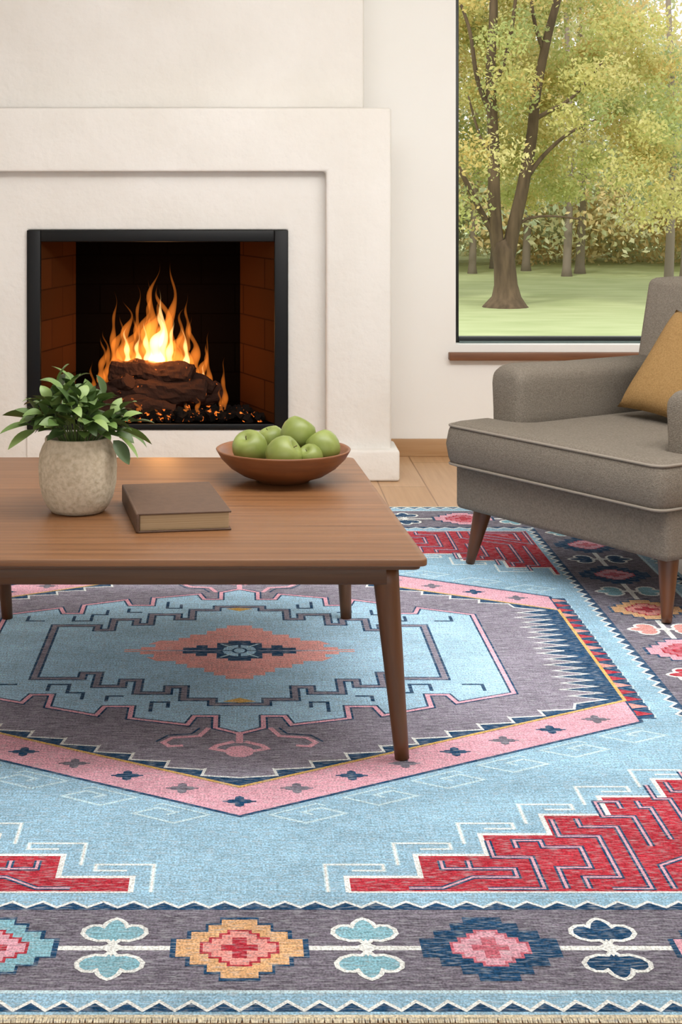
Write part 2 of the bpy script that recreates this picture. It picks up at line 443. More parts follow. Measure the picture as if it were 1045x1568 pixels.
poly(z+[(1.05, 1.514), (-1.05, 1.514)], 'nv', 3, 'y'); stroke(z, .0065, 'wh', 4, 'y')
z = teeth(-1.484, 1.484, 56, 1.043, 1.022, False)
poly(z+[(1.052, 1.484), (1.052, -1.484)], 'nv', 3, 'x'); stroke(z, .0065, 'wh', 4, 'x')
z = teeth(-1.37, 1.37, 56, 1.850, 1.823, True)
poly(z+[(1.37, 1.853), (-1.37, 1.853)], 'nv', 3, 'y'); stroke(z, .007, 'wh', 4, 'y')
z = teeth(-1.84, 1.84, 70, 1.378, 1.351, False)
poly(z+[(1.382, 1.84), (1.382, -1.84)], 'nv', 3, 'x'); stroke(z, .007, 'wh', 4, 'x')
def xf(pts, cu, cv, rot):
    return [(cu+(v if rot else u), cv+(u if rot else v)) for u, v in pts]
CR = [(.104, .030), (.080, .056), (.052, .080), (.030, .100)]
def crosspts(s):
    q = []
    for i, (w, h) in enumerate(CR):
        q.append((w, h))
        if i+1 < len(CR): q.append((CR[i+1][0], h))
    q2 = [(-u, v) for u, v in reversed(q)]; q3 = [(-u, -v) for u, v in q]; q4 = [(u, -v) for u, v in reversed(q)]
    return [(u*s, v*s) for u, v in q+q2+q3+q4]
def cross(cu, cv, rot, c):
    poly(xf(crosspts(1.09), cu, cv, rot), c[3], 5)
    poly(xf(crosspts(1.0), cu, cv, rot), c[0], 6)
    poly(xf(crosspts(.60), cu, cv, rot), c[1], 7)
    stroke(xf(crosspts(.60), cu, cv, rot), .005, c[2], 8, closed=True)
    poly(xf([(.03, .01), (.012, .01), (.012, .035), (-.012, .035), (-.012, .01), (-.03, .01), (-.03, -.01), (-.012, -.01), (-.012, -.035), (.012, -.035), (.012, -.01), (.03, -.01)], cu, cv, rot), c[2], 9)
FLH = [(0, .010), (.010, .026), (.026, .024), (.044, .034), (.053, .050), (.051, .066), (.040, .078), (.026, .079), (.020, .074), (.016, .088), (.008, .099), (0, .104)]
def flower(cu, cv, rot, c):
    for s in (1, -1):
        p = [(u, s*v) for u, v in FLH]+[(-u, s*v) for u, v in reversed(FLH[1:-1])]
        p = xf(p, cu, cv, rot)
        poly(p, c, 6); stroke(p, .008, 'wh', 7, closed=True)
    poly(xf([(.024, 0), (.008, .012), (0, .03), (-.008, .012), (-.024, 0), (-.008, -.012), (0, -.03), (.008, -.012)], cu, cv, rot), 'wh', 9)
BV, BU = 1.652, 1.183
CA = ('tn', 'co', 'rd', 'nv'); CB = ('nv', 'pk', 'dp', 'nv'); CD = ('tq', 'pk', 'rd', 'nv'); CE = ('pk', 'dp', 'rd', 'nv')
for s in (1, -1):
    stroke([(-1.1, s*BV), (1.1, s*BV)], .015, 'wh', 3)
    for u, c in [(-.82, CA), (-.41, CD), (0, CA), (.41, CB), (.82, CE), (1.183, CA), (-1.183, CA)]: cross(u, s*BV, False, c)
    for u, c in [(-.615, 'nv'), (-.208, 'tq'), (.208, 'tq'), (.605, 'nv'), (1.0, 'tq'), (-1.0, 'tq')]: flower(u, s*BV, False, c)
for s in (1, -1):
    stroke([(s*BU, -1.52), (s*BU, 1.52)], .015, 'wh', 3)
    for v, c in [(-1.23, CB), (-.82, CB), (-.41, CA), (0, CE), (.41, CD), (.82, CA), (1.23, CB)]: cross(s*BU, v, True, c)
    for v, c in [(-1.42, 'tq'), (-1.025, 'nv'), (-.615, 'tq'), (-.205, 'co'), (.205, 'rd'), (.615, 'tq'), (1.025, 'nv'), (1.42, 'tq')]: flower(s*BU, v, True, c)
SL = .597
pink = [(0, 1.108), (.928, .556), (.928, -.556), (0, -1.108), (-.928, -.556), (-.928, .556)]
poly(pink, 'pk', 3); stroke(pink, .009, 'nv', 4, closed=True)
poly([(.925, -.535), (.968, -.535), (.968, .535), (.925, .535)], 'nv', 5, 'x')
for i in range(20):
    v0 = -.53+i*.053
    for s in (1, -1):
        poly([(s*.928, v0), (s*.928, v0+.04), (s*.970, v0+.026)], 'rd' if i % 3 else 'co', 6)
        stroke([(s*.972, v0+.026), (s*.966, v0+.053)], .004, 'wb', 7)
navy = [(0, .955), (.925, .405), (.925, -.405), (0, -.955), (-.925, -.405), (-.925, .405)]
poly(navy, 'nv', 7); stroke(navy, .009, 'ye', 8, closed=True)
path = []
for i in range(10):
    u, v = i*.079, .905-i*.0470
    path += [(u, v), (u+.079, v-.012)]
    if i < 9: path.append((u+.073, v-.050))
vv = .40
path.append((.80, vv+.03))
k = 0
while vv > .02:
    path += [(.880, vv), (.800-.012*(k % 2), vv-.027)]
    vv -= .05; k += 1
path.append((.86, 0))
poly([(0, 0)]+path, 'gr_lift', 9, 'q'); stroke(path, .0065, 'wh', 10, 'q')
for i in range(8):
    u = i*.118; v = 1.032-SL*u
    for s in (SG['y'] if i == 0 else SG['q']):
        c = 'nv' if i % 2 == 0 else 'gr'
        cu, cv = s[0]*u, s[1]*v
        pt = []
        for j in range(16):
            a = 2*math.pi*j/16; r = .026 if j % 4 == 0 else (.013 if j % 4 == 2 else .022)
            pt.append((cu+r*math.cos(a)*1.05, cv+r*math.sin(a)*1.1))
        poly(pt, c, 5)
        poly([(cu-.034, cv+.003), (cu+.034, cv+.003), (cu+.034, cv-.003), (cu-.034, cv-.003)], c, 6)
outer = [(.668, 0), (.668, .352), (.520, .425), (.505, .365), (.455, .365), (.455, .455), (.335, .515), (.320, .452), (.255, .452), (.255, .535), (.120, .580), (.105, .520), (.055, .520), (.055, .600), (0, .640)]
poly([(0, 0)]+outer, 'lb_lift', 11, 'q')
stroke(outer, .021, 'nv', 12, 'q'); stroke(outer, .011, 'p2', 13, 'q')
inner = [(.515, 0), (.515, .238), (.395, .238), (.395, .195), (.355, .195), (.355, .300), (.290, .300), (.290, .252), (.250, .252), (.250, .352), (.175, .352), (.175, .305), (.135, .305), (.135, .400), (.065, .400), (.065, .436), (0, .436)]
stroke(inner, .026, 'nv', 12, 'q'); stroke(inner, .014, 'gr_lift', 13, 'q')
for k2 in ([(.47, .335), (.47, .285), (.42, .285), (.42, .350), (.38, .350), (.38, .40)], [(.60, .335), (.60, .285), (.55, .285)], [(.32, .415), (.32, .375), (.28, .375)], [(.21, .49), (.21, .42), (.17, .42), (.17, .46)]):
    stroke(k2, .009, 'nv', 14, 'q')
for s in (1, -1):
    poly([(-.040, s*.416), (0, s*.388), (.040, s*.416), (0, s*.425)], 'ye', 14)
    stroke([(0, s*.628), (0, s*.70)], .016, 'p2', 14)
    for t in (1, -1):
        stroke([(t*.012, s*.69), (t*.05, s*.715), (t*.06, s*.735), (t*.03, s*.75), (0, s*.742)], .014, 'p2', 14)
        stroke([(t*.07, s*.60), (t*.09, s*.655), (t*.15, s*.665), (t*.17, s*.695), (t*.155, s*.72), (t*.125, s*.715)], .012, 'p2', 14)
        stroke([(t*.09, s*.600), (t*.108, s*.640), (t*.16, s*.648), (t*.186, s*.69)], .005, 'nv', 14)
    pt = [(0+.032*math.cos(2*math.pi*j/14), s*.752+.036*math.sin(2*math.pi*j/14)) for j in range(14)]
    poly(pt, 'p2', 15)
prof = [(.305, .004), (.305, .012), (.262, .012), (.262, .032), (.225, .032), (.225, .058), (.245, .058), (.215, .092), (.165, .092), (.165, .118), (.135, .118), (.135, .150), (.090, .150), (.090, .185), (.065, .185), (.065, .212), (.035, .212), (.035, .240), (0, .240)]
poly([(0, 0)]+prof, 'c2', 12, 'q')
navc = [(.19, .004), (.15, .006), (.15, .026), (.115, .026), (.115, .048), (.085, .048), (.085, .024), (.06, .024), (.06, .07), (.03, .07), (.03, .09), (0, .09)]
poly([(0, 0)]+navc, 'nv', 13, 'q')
poly([(.046*math.cos(2*math.pi*j/12), .052*math.sin(2*math.pi*j/12)) for j in range(12)], 'lb_lift', 14)
stroke([(.018*math.cos(2*math.pi*j/12), .024*math.sin(2*math.pi*j/12)) for j in range(12)], .006, 'nv', 15, closed=True)
stroke([(.05, .06), (.02, .03)], .006, 'wb', 15, 'q'); stroke([(0, .055), (0, .028)], .007, 'nv', 15, 'y'); stroke([(.048, 0), (.02, 0)], .007, 'nv', 15, 'x')
# running hooks outside the pink band
e1 = Vector((.86, -.51)); e2 = Vector((.86, .51))
for i in range(6):
    u = .060+i*.150; P0 = Vector((u, 1.108-SL*u+.028))
    b_ = P0+e2*.080; c = b_+e1*.095; d = c-e2*.055; e = d-e1*.045; f = e+e2*.024
    stroke([tuple(q) for q in (P0, b_, c, d, e, f)], .0075, 'wb', 4, 'q')
    g = P0+e1*.110; stroke([tuple(P0+e2*.02), tuple(P0), tuple(g), tuple(g+e2*.02)], .0055, 'wb', 5, 'q')
# red stepped corners
US, VS = .192, 1.446
st = [(US+.134*i, 1.384-.0945*i) for i in range(7)]
path = [(US, VS)]
for i, (u, v) in enumerate(st):
    un = st[i+1][0] if i+1 < len(st) else 1.012
    path += [(u, v), (min(un, 1.012), v)]
poly(path+[(1.012, VS)], 'rd', 4, 'q'); stroke(path, .010, 'wh', 5, 'q')
stroke([(US, VS), (1.012, VS)], .006, 'wh', 5, 'q')
for i, (u, v) in enumerate(st):
    hk = [(u-.036, v+.045 if i else VS), (u-.036, v-.052), (u+.070, v-.052), (u+.070, v-.026), (u+.012, v-.026)]
    if u+.07 < 1.0:
        stroke(hk, .0095, 'wb', 5, 'q'); stroke(hk, .0045, 'wh', 6, 'q')
def maze(p):
    stroke(p, .014, 'nv', 7, 'q'); stroke(p, .0055, 'pk', 8, 'q')
maze([(.30, 1.430), (.36, 1.430), (.42, 1.385), (.50, 1.385), (.50, 1.350), (.37, 1.350), (.37, 1.315)])
maze([(.44, 1.432), (.54, 1.432), (.54, 1.300), (.47, 1.300), (.47, 1.225)])
maze([(.42, 1.315), (.42, 1.355)])
maze([(.58, 1.432), (.58, 1.345), (.64, 1.345), (.64, 1.255), (.57, 1.255), (.57, 1.225), (.52, 1.225), (.52, 1.26)])
maze([(.62, 1.432), (.62, 1.385), (.685, 1.385), (.685, 1.205), (.61, 1.205), (.61, 1.125)])
maze([(.66, 1.432), (.73, 1.432), (.73, 1.160), (.66, 1.160), (.66, 1.120)])
maze([(.775, 1.250), (.775, 1.110), (.715, 1.110), (.715, 1.035), (.76, 1.035), (.76, 1.07)])
maze([(.82, 1.220), (.82, 1.065), (.80, 1.065), (.80, 1.03)])
maze([(.87, 1.195), (.87, 1.02), (.84, 1.02), (.84, .945)])
maze([(.77, 1.432), (.77, 1.335), (.92, 1.235), (.92, .98), (.885, .98), (.885, .93)])
maze([(.81, 1.432), (.81, 1.365), (1.0, 1.240), (1.0, 1.432), (.81, 1.432)])
maze([(.85, 1.410), (.85, 1.380), (.965, 1.300), (.965, 1.410), (.85, 1.410)])
poly([(.89, 1.395), (.94, 1.36), (.94, 1.395)], 'dp', 9, 'q')
maze([(.965, 1.215), (.965, .94), (.93, .94), (.93, .87)])
rug = obj_from('area_rug', rv, rf, RM, midx=rmi)
rug.location = (0, 4.306, 0.0005)
fv, ff = [], []
for i in range(700):
    u = -HU+(i+.5)*2*HU/700
    for s in (1, -1):
        k = len(fv); y = -s*(HV+.002); dx = random.uniform(-.002, .002)
        fv += [(u-.0018, y, .005), (u+.0018, y, .005), (u+.0018+dx, y-s*.010, .002), (u-.0018+dx, y-s*.010, .002)]
        ff.append((k, k+1, k+2, k+3))
obj_from('fringe', fv, ff, RM[RK.index('cr')], rug)

# ------------------------------------------------------------ coffee table
ct = empty('coffee_table')
def roundpoly(poly_, r, n=5):
    out = []
    N = len(poly_)
    for i in range(N):
        p = Vector(poly_[i]); a = (Vector(poly_[i-1])-p).normalized(); b_ = (Vector(poly_[(i+1) % N])-p).normalized()
        s = p+a*r; e = p+b_*r
        for k in range(n+1):
            t = k/n
            out.append(tuple((1-t)**2*s+2*t*(1-t)*p+t*t*e))
    return out
top = roundpoly([(-.80, 3.455), (.402, 3.455), (.330, 4.705), (-.73, 4.705)], .022)
prism('top', top, .434, .450, M_tabletop, ct, .004, 3)
cx0, cy0 = -.20, 4.08
ins = [((x-cx0)*.978+cx0, (y-cy0)*.978+cy0) for x, y in top]
prism('top_underbevel', ins, .424, .4345, M_apron, ct, .003, 2)
boxes('apron_front', [(-.75, .318, 3.495, 3.515, .386, .425)], M_apron, ct, .003)
boxes('apron_back', [(-.69, .28, 4.63, 4.65, .386, .425)], M_apron, ct, .003)
for nm, xa, xb in (('apron_right', .325, .275), ('apron_left', -.755, -.70)):
    prism(nm, [(xa-.01, 3.53), (xa+.01, 3.53), (xb+.01, 4.62), (xb-.01, 4.62)], .386, .425, M_apron, ct, .003)
LZ = .0078
for i, (tx, ty, fx, fy) in enumerate([(.315, 3.525, .351, 3.510), (.285, 4.60, .303, 4.62), (-.69, 4.60, -.66, 4.62), (-.715, 3.525, -.75, 3.510)]):
    P = [(tx+(fx-tx)*t, ty+(fy-ty)*t, .425-(.425-LZ)*t) for t in [j/10 for j in range(11)]]
    tube('leg_%d' % (i+1), P, [.030-.0145*(j/10)**.85 for j in range(11)], M_tableleg, ct, seg=20)

# ------------------------------------------------------------ vase + plant
pl = empty('potted_plant', (-.393, 3.95, .4505))
prof = [(.045, 0), (.064, .002), (.074, .014), (.085, .036), (.093, .070), (.0955, .110), (.0935, .140), (.086, .160), (.080, .170), (.080, .178), (.078, .182), (.072, .180), (.070, .165), (.072, .150), (.02, .148)]
lathe('vase', prof, M_vase, parent=pl, seg=64, wob=.006)
lv, lf, lm = [], [], []
def leaf(base, d, L, W, mi, droop):
    base = Vector(base); d = Vector(d).normalized()
    side = d.cross(Vector((0, 0, 1)))
    if side.length < .1: side = Vector((1, 0, 0))
    side.normalize(); side = (Matrix.Rotation(random.uniform(-.8, .8), 3, d) @ side)
    nrm = side.cross(d).normalized()
    k0 = len(lv); N = 8
    p = base.copy(); dd = d.copy()
    for i in range(N+1):
        t = i/N
        w = W*(math.sin(math.pi*t**.9)**.75 if 0 < t < 1 else .02)
        lv.append(p-side*w+nrm*w*.30); lv.append(p.copy()); lv.append(p+side*w+nrm*w*.30)
        dd = (dd+Vector((0, 0, -droop/N))).normalized(); p = p+dd*L/N
    for i in range(N):
        a = k0+i*3
        lf.append((a, a+1, a+4, a+3)); lf.append((a+1, a+2, a+5, a+4)); lm.extend([mi, mi])
sv, sf = [], []
NST = 30
for i in range(NST):
    a = i*2.39996+random.uniform(-.2, .2); rr = math.sqrt((i+.5)/NST)
    ex = math.cos(a)*.125*rr; ey = math.sin(a)*.125*rr
    ez = .165+.085*(1-rr**2)+random.uniform(-.02, .03)+(.022 if ex < 0 else -.005)
    s = Vector((math.cos(a)*.03*rr, math.sin(a)*.03*rr, .145)); e = Vector((ex, ey, ez+.03))
    mid = s.lerp(e, .5)+Vector((0, 0, .035))
    pts = [(1-t)**2*s+2*t*(1-t)*mid+t*t*e for t in [j/7 for j in range(8)]]
    V, F = tube_geo(pts, [.0026-.0012*j/7 for j in range(8)], 6)
    k = len(sv); sv += V; sf += [tuple(q+k for q in f) for f in F]
    dirv = (pts[-1]-pts[-2]).normalized()
    for j in range(7):
        t = .45+.55*j/6
        q = (1-t)**2*s+2*t*(1-t)*mid+t*t*e
        if q.z < .178: continue
        az = j*2.4+i
        out_ = Vector((math.cos(az), math.sin(az), .35))*.8+dirv*.8+Vector((ex, ey, 0))*3
        leaf(q, out_, random.uniform(.045, .068), random.uniform(.0125, .018), random.choices([0, 1, 2, 3], [5, 3, 4, 1.6])[0], random.uniform(.3, 1.3))
for (bx, by, bz, dx, dy, dz, L, mi) in [(.10, -.04, .19, 1, -.3, -.7, .075, 3), (.11, -.02, .20, 1, 0, -.2, .08, 1), (-.11, -.03, .215, -1, -.2, .0, .08, 1), (-.10, -.03, .20, -1, -.4, -.35, .08, 3),
                                     (-.11, 0, .225, -1, 0, .4, .075, 0), (.12, 0, .215, 1, -.2, .3, .07, 2), (.09, -.05, .18, .9, -.3, -.9, .07, 2)]:
    leaf((bx, by, bz), (dx, dy, dz), L, .018, mi, .5)
obj_from('stems', sv, sf, M_plantstem, pl, smooth=True)
obj_from('leaves', lv, lf, M_leafs, pl, smooth=True, midx=lm)

# ------------------------------------------------------------ book
bk = empty('book', (-.154, 3.90, .4505), math.radians(9.3))
boxes('pages', [(-.103, .103, -.173, .173, .004, .040)], M_pages, bk, .001)
boxes('cover_bottom', [(-.108, .108, -.179, .179, 0, .004)], M_cover, bk, .0015)
boxes('cover_top', [(-.108, .108, -.179, .179, .040, .0445)], M_cover, bk, .0015)
boxes('spine', [(-.1125, -.1035, -.179, .179, .0005, .0445)], M_cover, bk, .003)

# ------------------------------------------------------------ bowl + apples
BX, BY = .117, 4.34
bw = empty('wooden_bowl', (BX, BY, .4505))
prof = [(.066, 0), (.072, .003), (.078, .008), (.110, .018), (.142, .038), (.166, .062), (.178, .082), (.180, .086), (.177, .088), (.170, .084), (.156, .062), (.130, .038), (.095, .021), (.05, .015), (.005, .014)]
lathe('bowl', prof, M_bowl, parent=bw, seg=72)
ap = empty('green_apples', (BX, BY, .4505))
aprof = [(.002, .0345), (.006, .036), (.013, .041), (.022, .0435), (.032, .040), (.041, .028), (.0455, .012), (.0455, -.004), (.042, -.020), (.034, -.034), (.022, -.042), (.012, -.043), (.004, -.040)]
aprof = [(r, z_) for r, z_ in aprof][::-1]
for i, (x, y, z_, tx, ty, sc) in enumerate([(-.088, -.012, .088, .5, -.4, 1.03), (-.002, -.084, .084, .9, .3, 1.04), (.106, -.012, .090, -.3, .6, 1.0), (.040, .040, .118, .3, -.5, 1.02), (-.030, .098, .092, .2, .3, .85), (.070, -.068, .075, .6, .4, .72), (-.005, .008, .064, 0, 0, .8)]):
    a = lathe('apple_%d' % (i+1), aprof, M_apple, (x, y, z_), ap, seg=32)
    a.rotation_euler = (tx, ty, i)
    a.scale = (sc, sc, sc*.93)
    tube('stem_%d' % (i+1), [(0, 0, .034), (.001, 0, .040), (.003, 0, .046)], [.0012, .0011, .0014], M_stem, a, seg=6)

# ------------------------------------------------------------ armchair
ch = empty('armchair', (.747, 5.27, 0), math.radians(-57.1))
def softbox(name, x0, x1, y0, y1, z0, z1, m, bev, seg=6, parent=ch, puff=0, lean=0):
    bm = bmesh.new()
    bmesh.ops.create_cube(bm, size=1)
    bmesh.ops.subdivide_edges(bm, edges=bm.edges[:], cuts=6, use_grid_fill=True)
    W = Vector((x1-x0, y1-y0, z1-z0)); Cn = Vector(((x0+x1)/2, (y0+y1)/2, (z0+z1)/2))
    for v in bm.verts:
        v.co = Vector((v.co.x*W.x, v.co.y*W.y, v.co.z*W.z))+Cn
    me = bpy.data.meshes.new(name); bm.to_mesh(me); bm.free()
    me.materials.append(m)
    o = bpy.data.objects.new(name, me); scene.collection.objects.link(o); o.parent = parent
    add_bevel(o, bev, seg)
    for v in me.vertices:
        n_ = ((v.co.x-Cn.x)/(W.x/2), (v.co.y-Cn.y)/(W.y/2), (v.co.z-Cn.z)/(W.z/2))
        if puff:
            fx, fy, fz = 1-n_[0]**2, 1-n_[1]**2, 1-n_[2]**2
            v.co.z += puff*n_[2]*fx*fy
            v.co.x += puff*.5*n_[0]*fy*fz
            v.co.y += puff*.5*n_[1]*fx*fz
        if lean:
            v.co.y += lean*(v.co.z-z0)
    return o
softbox('base', -.035, .868, -.035, .86, .185, .335, M_fabric, .018, 3)
Tc = [(-.045, -.075), (.88, -.075), (.88, .118), (.718, .124), (.718, .735), (.116, .735), (.116, .124), (-.045, .118)]
def tcushion():
    out = roundpoly(Tc, .050, 6)
    n = len(out)
    prof = [(.022, 0), (.008, .010), (.0, .028), (-.008, .073), (0, .115), (.008, .133), (.020, .141), (.036, .146)]
    V, F = [], []
    N = []
    for i in range(n):
        t = (Vector(out[(i+1) % n])-Vector(out[i-1])).normalized(); N.append(Vector((-t.y, t.x)))
    for off, z_ in prof:
        for i in range(n):
            p = Vector(out[i])+N[i]*off
            V.append((p.x, p.y, .325+z_))
    m_ = len(prof)
    for j in range(m_-1):
        for i in range(n):
            F.append((j*n+i, j*n+(i+1) % n, (j+1)*n+(i+1) % n, (j+1)*n+i))
    F.append(tuple(range((m_-1)*n, m_*n))); F.append(tuple(reversed(range(n))))
    o = obj_from('seat_cushion', V, F, M_fabric, ch, smooth=True)
    o.data.polygons[len(F)-2].use_smooth = False
    for zz, off in ((.325+.133, .004), (.325+.010, .004)):
        tube('piping', [(out[i][0]+N[i].x*off, out[i][1]+N[i].y*off, zz) for i in range(n)], .0042, M_piping, ch, seg=8, closed=True)
tcushion()
def arm(name, x0, x1):
    cx_ = (x0+x1)/2; r = (x1-x0)/2; zt_ = .650
    prof = [(x0+.004, .33), (x0, .50), (x0-.004, .57)]
    for k in range(0, 13):
        a = math.pi*(1-k/12)
        cc, ss = math.cos(a), math.sin(a)
        prof.append((cx_+(r+.006)*math.copysign(abs(cc)**.8, cc), zt_-.050+.050*abs(ss)**.85))
    prof += [(x1+.004, .57), (x1, .50), (x1-.004, .33)]
    n = len(prof); V, F = [], []
    cz = .50
    st_ = [(.112, .70), (.115, .82), (.123, .91), (.140, .97), (.168, 1), (.40, 1.0), (.85, 1.0)]
    for y, s in st_:
        for x, z_ in prof:
            dz = -.010*(y-.13)/.7-(.004 if .3 < y < .5 else 0)
            V.append((cx_+(x-cx_)*s, y, max(.33, cz+(z_-cz)*s+dz)))
    for j in range(len(st_)-1):
        for i in range(n-1):
            F.append((j*n+i, j*n+i+1, (j+1)*n+i+1, (j+1)*n+i))
        F.append((j*n+n-1, j*n, (j+1)*n, (j+1)*n+n-1))
    F.append(tuple(range(n))); F.append(tuple(reversed(range((len(st_)-1)*n, len(st_)*n))))
    o = obj_from(name, V, F, M_fabric, ch, smooth=True)
    bm = bmesh.new(); bm.from_mesh(o.data); bmesh.ops.recalc_face_normals(bm, faces=bm.faces); bm.to_mesh(o.data); bm.free()
    for p in o.data.polygons: p.use_smooth = True
arm('arm_far', -.028, .110)
arm('arm_near', .724, .862)
softbox('back', .0, .835, .700, .880, .33, .905, M_fabric, .065, 8, puff=.022, lean=.20)
softbox('back_frame', -.02, .855, .86, .93, .20, .82, M_fabric, .025, 4, lean=.14)
for i, (tx, ty, fx, fy) in enumerate([(.028, .035, .0, 0), (.81, .035, .835, .0), (.81, .82, .84, .87), (.028, .82, .0, .87)]):
    zf = LZ if i < 2 else .001
    P = [(tx+(fx-tx)*t, ty+(fy-ty)*t, .19-(.19-zf)*t) for t in [j/8 for j in range(9)]]
    tube('leg_%d' % (i+1), P, [.031-.017*(j/8) for j in range(9)], M_chairleg, ch, seg=20)
def pillow():
    N = 22; S = .195; V, F = [], []
    for side in (1, -1):
        for j in range(N+1):
            for i in range(N+1):
                a, b_ = -1+2*i/N, -1+2*j/N
                x = a*S*(1-.09*(1-b_*b_)*abs(a)**3); y = b_*S*(1-.09*(1-a*a)*abs(b_)**3)
                h = .055*((1-a**4)*(1-b_**4))**.55
                V.append((x, side*h, y))
    def id_(s, i, j): return s*(N+1)**2+j*(N+1)+i
    for s in (0, 1):
        for j in range(N):
            for i in range(N):
                q = (id_(s, i, j), id_(s, i+1, j), id_(s, i+1, j+1), id_(s, i, j+1))
                F.append(q if s == 1 else q[::-1])
    o = obj_from('throw_pillow', V, F, M_pillow, None, smooth=True)
    bm = bmesh.new(); bm.from_mesh(o.data); bmesh.ops.remove_doubles(bm, verts=bm.verts, dist=1e-5); bm.to_mesh(o.data); bm.free()
    base_ = Matrix.Translation((.747, 5.27, 0)) @ Matrix.Rotation(math.radians(-57.1), 4, 'Z')
    o.matrix_world = base_ @ Matrix.Translation((.415, .565, .640)) @ Matrix.Rotation(math.radians(-36), 4, 'X') @ Matrix.Rotation(math.radians(7), 4, 'Y')
pillow()

# ------------------------------------------------------------ outdoors
GZ = -1.0
M_lawn = mat('lawn_grass', '#B0B688', 1, '#9AA472', (.8, 2.5, 1), 1, 8)
obj_from('lawn', [(-40, 7.7, GZ), (60, 7.7, GZ), (60, 90, GZ), (-40, 90, GZ)], [(0, 1, 2, 3)], M_lawn)
M_bark = mat('tree_bark', '#66533F', .95, '#473829', (10, 10, 2), 1, 5)
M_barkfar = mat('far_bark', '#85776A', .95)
def leafmat(name, c):
    m, nt, b = new_mat(name)
    for n in list(nt.nodes):
        if n.type != 'OUTPUT_MATERIAL': nt.nodes.remove(n)
    out = [n for n in nt.nodes if n.type == 'OUTPUT_MATERIAL'][0]
    d = nt.nodes.new('ShaderNodeBsdfDiffuse'); t = nt.nodes.new('ShaderNodeBsdfTranslucent'); mx = nt.nodes.new('ShaderNodeMixShader')
    mx.inputs[0].default_value = .5
    d.inputs[0].default_value = lin(c); t.inputs[0].default_value = lin(c)
    nt.links.new(d.outputs[0], mx.inputs[1]); nt.links.new(t.outputs[0], mx.inputs[2]); nt.links.new(mx.outputs[0], out.inputs['Surface'])
    return m
ML = [leafmat('foliage_%d' % i, c) for i, c in enumerate(['#D2CA88', '#BEC180', '#DED398', '#AEB67C', '#DDC684'])]
MLf = [leafmat('far_foliage_%d' % i, c) for i, c in enumerate(['#DEDAB4', '#D0D4AE', '#EADBAC', '#C2CBAC', '#EAD2A0'])]  # paler than the near leaves: distance haze mixed into the colours
rng = np.random.default_rng(5)
def leafcloud(name, centers, per, spread, size, mats, probs, parent=None):
    centers = np.array(centers); n = len(centers)*per
    c = np.repeat(centers[:, :3], per, 0); s = np.repeat(centers[:, 3], per)[:, None]
    off = rng.normal(size=(n, 3)); off /= np.linalg.norm(off, axis=1)[:, None]; off *= rng.uniform(0, 1, (n, 1))**.5
    pos = c+off*s*np.array(spread)
    a = rng.normal(size=(n, 3)); a /= np.linalg.norm(a, axis=1)[:, None]
    b_ = np.cross(a, rng.normal(size=(n, 3))); b_ /= np.linalg.norm(b_, axis=1)[:, None]
    sz = rng.uniform(size[0], size[1], (n, 1))
    V = np.stack([pos-a*sz, pos-b_*sz*.5, pos+a*sz, pos+b_*sz*.5], 1).reshape(-1, 3)
    me = bpy.data.meshes.new(name)
    me.vertices.add(len(V)); me.vertices.foreach_set('co', V.ravel())
    me.loops.add(4*n); me.loops.foreach_set('vertex_index', np.arange(4*n))
    me.polygons.add(n); me.polygons.foreach_set('loop_start', np.arange(0, 4*n, 4)); me.polygons.foreach_set('loop_total', np.full(n, 4))
    for m in mats: me.materials.append(m)
    cm = rng.choice(len(mats), size=len(centers), p=probs)
    mi = np.repeat(cm, per); sw = rng.random(n) < .25; mi[sw] = rng.choice(len(mats), size=sw.sum(), p=probs)
    me.polygons.foreach_set('material_index', mi.astype(np.int32))
    me.update(calc_edges=True)
    o = bpy.data.objects.new(name, me); scene.collection.objects.link(o)
    if parent: o.parent = parent
    return o
T = empty('autumn_tree')
TY = 27.7
def br(name, pts, r0, r1, m=M_bark, y=TY, par=T):
    pts = [Vector((p[0], y+(p[2] if len(p) > 2 else 0), p[1])) for p in pts]
    out = []
    for i in range(len(pts)-1):
        p0, p1, p2, p3 = pts[max(i-1, 0)], pts[i], pts[i+1], pts[min(i+2, len(pts)-1)]
        for k in range(5):
            t = k/5
            out.append(.5*((2*p1)+(p2-p0)*t+(2*p0-5*p1+4*p2-p3)*t*t+(3*p1-p0-3*p2+p3)*t**3))
    out.append(pts[-1]); n = len(out)
    return tube(name, out, [r0+(r1-r0)*i/(n-1) for i in range(n)], m, par, seg=10)
tube('trunk', [(4.54, TY, GZ-.1), (4.54, TY, GZ+.04), (4.55, TY, GZ+.18), (4.54, TY, -.62), (4.52, TY, -.3), (4.49, TY, -.05), (4.42, TY, .12)], [.50, .36, .25, .20, .185, .19, .13], M_bark, T, seg=14)
br('stem_1', [(4.48, -.30), (4.38, .2), (4.34, .9), (4.33, 1.8), (4.28, 3.0), (4.33, 4.3), (4.2, 6.2)], .13, .06)
br('stem_2', [(4.54, -.35), (4.66, .3), (4.82, 1.0), (4.98, 1.9), (5.05, 2.6), (5.25, 3.6), (5.5, 4.6), (5.8, 6.4)], .13, .05)
br('branch_1', [(4.36, .2), (4.05, .75), (3.75, 1.35), (3.4, 1.9)], .06, .03)
br('branch_2', [(4.93, 1.25), (5.2, 1.6), (5.6, 1.95), (6.1, 2.2)], .045, .02)
br('branch_3', [(5.03, 2.2), (5.3, 2.35), (5.7, 2.6), (6.2, 3.2)], .045, .02)
br('branch_4', [(4.32, 2.2), (4.05, 2.9), (3.9, 3.8), (3.5, 4.8)], .05, .02)
br('branch_5', [(4.30, 2.7), (4.55, 3.3), (4.7, 4.2), (4.8, 5.4)], .05, .02)
br('branch_6', [(4.65, .3), (4.9, .5), (5.3, .55), (5.8, .5)], .03, .015)
